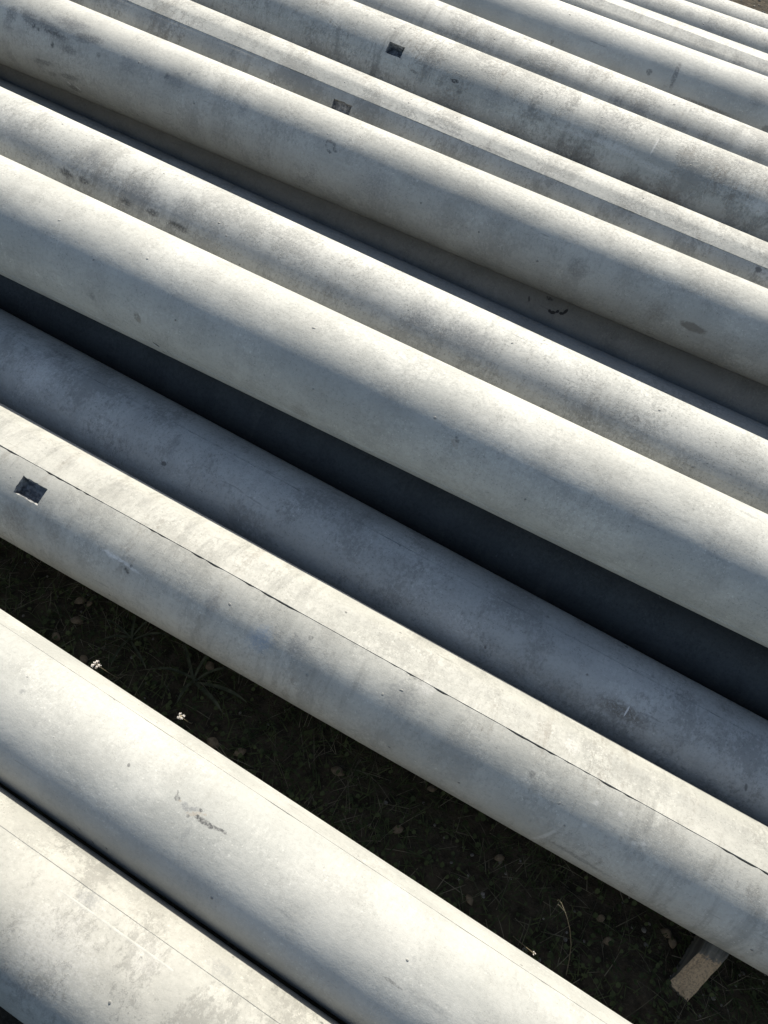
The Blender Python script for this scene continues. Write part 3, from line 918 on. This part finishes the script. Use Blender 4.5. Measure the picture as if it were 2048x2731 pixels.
# single pebbles and dead leaves that can be picked out
def pebble(x, y, s):
    bm = bmesh.new(); bmesh.ops.create_icosphere(bm, subdivisions=2, radius=1)
    e, h = rnd.uniform(0.65, 0.95), rnd.uniform(0.4, 0.65)
    for p in bm.verts:
        k = s * (1 + 0.22 * n1(p.co.x * 1.4 + x * 30, p.co.y * 1.4 + y * 30, p.co.z * 1.4))
        p.co = Vector((p.co.x * k, p.co.y * k * e, p.co.z * k * h))
    me = D.meshes.new('pebble'); bm.to_mesh(me); bm.free(); me.materials.append(PALE)
    me.polygons.foreach_set('use_smooth', [True] * len(me.polygons))
    o = link(D.objects.new('pebble', me)); o.location = (x, y, ground_z(x, y) + s * 0.2); o.rotation_euler = (0, 0, rnd.uniform(0, 6.28))
    return tag(o, 'small pale pebble lying among the shaded grass between the poles', 'pebble', 'pebbles in the shaded grass strip')
for x, y, s in PEBBLES:
    pebble(x, y, s * 0.7)

def dead_leaf(x, y, s, az):
    v, f = [], []
    n = 6
    tilt = rnd.uniform(-0.35, 0.35)
    for i in range(n + 1):
        t = i / n
        w = s * 0.34 * math.sin(math.pi * min(1, t * 0.93 + 0.05)) ** 0.8
        zc = 0.10 * s * math.sin(t * 3.1) + 0.004
        for k in (-1, 0, 1):
            v.append(((t - 0.5) * s, k * w, zc + abs(k) * w * 0.25 + k * w * tilt + 0.06 * s))
    for i in range(n):
        for k in range(2):
            a = i * 3 + k
            f.append((a, a + 1, a + 4, a + 3))
    o = mesh_obj('dead_leaf', v, f, DEAD)
    sol = o.modifiers.new('thickness', 'SOLIDIFY'); sol.thickness = 0.0006
    o.location = (x, y, ground_z(x, y) + 0.004); o.rotation_euler = (0, 0, az)
    return tag(o, 'small curled dead leaf on the shaded ground between the poles', 'leaf', 'dead leaves in the shaded grass strip')
for x, y, s, az in LEAVES:
    dead_leaf(x, y, s, az)

def rosette(x, y, spans, label):
    """low weed with long narrow leaves spreading from one crown"""
    e = link(D.objects.new('weed', None)); e.location = (x, y, ground_z(x, y)); e.empty_display_size = 0.05
    for (az, ln, w) in spans:
        v, f = [], []
        n = 7
        for i in range(n + 1):
            t = i / n
            ww = w * (math.sin(math.pi * (0.12 + 0.86 * t)) ** 0.7) * 0.5
            r = ln * t
            z = 0.012 + ln * 0.30 * math.sin(t * 2.3) * 0.8
            bend = 0.10 * ln * math.sin(t * 2.2 + az)
            for k in (-1, 0, 1):
                v.append((r, bend + k * ww, z + abs(k) * ww * 0.3))
        for i in range(n):
            for k in range(2):
                a = i * 3 + k
                f.append((a, a + 1, a + 4, a + 3))
        o = mesh_obj('leaf', v, f, WEED, e)
        o.rotation_euler = (0, 0, az)
    return tag(e, label, 'weed')
WEED = plain('weed_leaf', (0.030, 0.036, 0.019), (0.075, 0.080, 0.048), 40, 0.7, 0.1, 0.001)
rosette(-0.514, 0.680, [(0.2, .085, .006), (1.0, .09, .005), (1.9, .06, .006), (2.9, .09, .005), (3.5, .07, .006), (4.4, .085, .006), (5.3, .09, .006)],
        'low weed with narrow spreading leaves in the shade, farther left of the two')
rosette(-0.340, 0.612, [(-0.35, .13, .009), (0.5, .08, .007), (1.4, .09, .007), (2.3, .10, .008), (3.2, .10, .007), (4.3, .07, .007), (5.5, .10, .010)],
        'broader leaved low weed in the shade to the right of the narrow leaved one')

def tube(pts, r0, r1, n=6):
    v, f = [], []
    m_ = len(pts)
    for i, p in enumerate(pts):
        p = Vector(p)
        d = (Vector(pts[min(i + 1, m_ - 1)]) - Vector(pts[max(i - 1, 0)])).normalized()
        a = d.orthogonal().normalized(); b = d.cross(a)
        r = r0 + (r1 - r0) * i / (m_ - 1)
        for k in range(n):
            t = 6.28319 * k / n
            v.append(tuple(p + a * r * math.cos(t) + b * r * math.sin(t)))
    for i in range(m_ - 1):
        for k in range(n):
            f.append((i * n + k, i * n + (k + 1) % n, (i + 1) * n + (k + 1) % n, (i + 1) * n + k))
    f.append(tuple(range(n))); f.append(tuple((m_ - 1) * n + k for k in range(n)))
    return v, f

def curve_pts(a, b, sag, n=10):
    a, b, sag = Vector(a), Vector(b), Vector(sag)
    return [tuple(a.lerp(b, t) + sag * math.sin(math.pi * t)) for t in [i / n for i in range(n + 1)]]

def flower(head, foot, size, lobes, label, seedv):
    r = random.Random(seedv)
    e = link(D.objects.new('dry_flower', None)); e.location = (foot[0], foot[1], 0)
    rel = Vector(head) - Vector((foot[0], foot[1], 0))
    v, f = tube(curve_pts((0, 0, -0.004), rel, (0.006, -0.004, 0)), 0.0011, 0.0008)
    mesh_obj('stem', v, f, STEM, e)
    # cup of bracts and a ragged crown of tufts
    v, f = [], []
    for k in range(lobes):
        az = 6.283 * k / lobes + r.uniform(-0.4, 0.4)
        c = rel + Vector((math.cos(az), math.sin(az), 0)) * size * r.uniform(0.25, 0.7) + Vector((0, 0, size * r.uniform(0.1, 0.55)))
        for q in range(34):
            n = Vector((r.gauss(0, 1), r.gauss(0, 1), r.gauss(0.5, 1))).normalized()
            t = n.orthogonal().normalized(); u = n.cross(t)
            s = size * r.uniform(0.07, 0.17)
            p = c + n * size * r.uniform(0.05, 0.42)
            b = len(v)
            for (i, j) in ((-0.3, -0.8), (0.3, -0.8), (0.5, 0.3), (0, 1), (-0.5, 0.3)):
                v.append(tuple(p + t * s * i + u * s * j))
            f.append(tuple(range(b, b + 5)))
    mesh_obj('flower_head', v, f, PETAL, e, smooth=False)
    v, f = tube([tuple(rel + Vector((0, 0, -size * 0.4))), tuple(rel), tuple(rel + Vector((0, 0, size * 0.35)))], size * 0.12, size * 0.34, 8)
    mesh_obj('calyx', v, f, STEM, e)
    return tag(e, label, 'flower')
flower((-0.4985, 0.524, 0.227), (-0.512, 0.585), 0.011, 5, 'whitish withered flower peeping over the nearer sunlit pole, left one', 1)
flower((-0.3050, 0.457, 0.227), (-0.323, 0.52), 0.0085, 6, 'small pale withered flower on upright stem, right of the other', 2)
flower((0.4155, 0.1825, 0.2205), (0.434, 0.232), 0.0045, 3, 'tiny white bud just clearing the nearer sunlit pole, far to the right', 3)

# tall bent stalk with a forked hooked tip
e = link(D.objects.new('dry_stalk', None)); e.location = (0.544, 0.183, 0)
def rel(p): return (p[0] - 0.544, p[1] - 0.183, p[2])
v, f = tube([rel(p) for p in STALK_MAIN], 0.0009, 0.0006)
mesh_obj('stem', v, f, STEM, e)
v, f = tube([rel(p) for p in STALK_FORK], 0.0008, 0.0006)
mesh_obj('side_shoot', v, f, STRAW, e)
tag(e, 'thin bent dry stalk with forked hooked tip standing in the shaded strip', 'stalk')
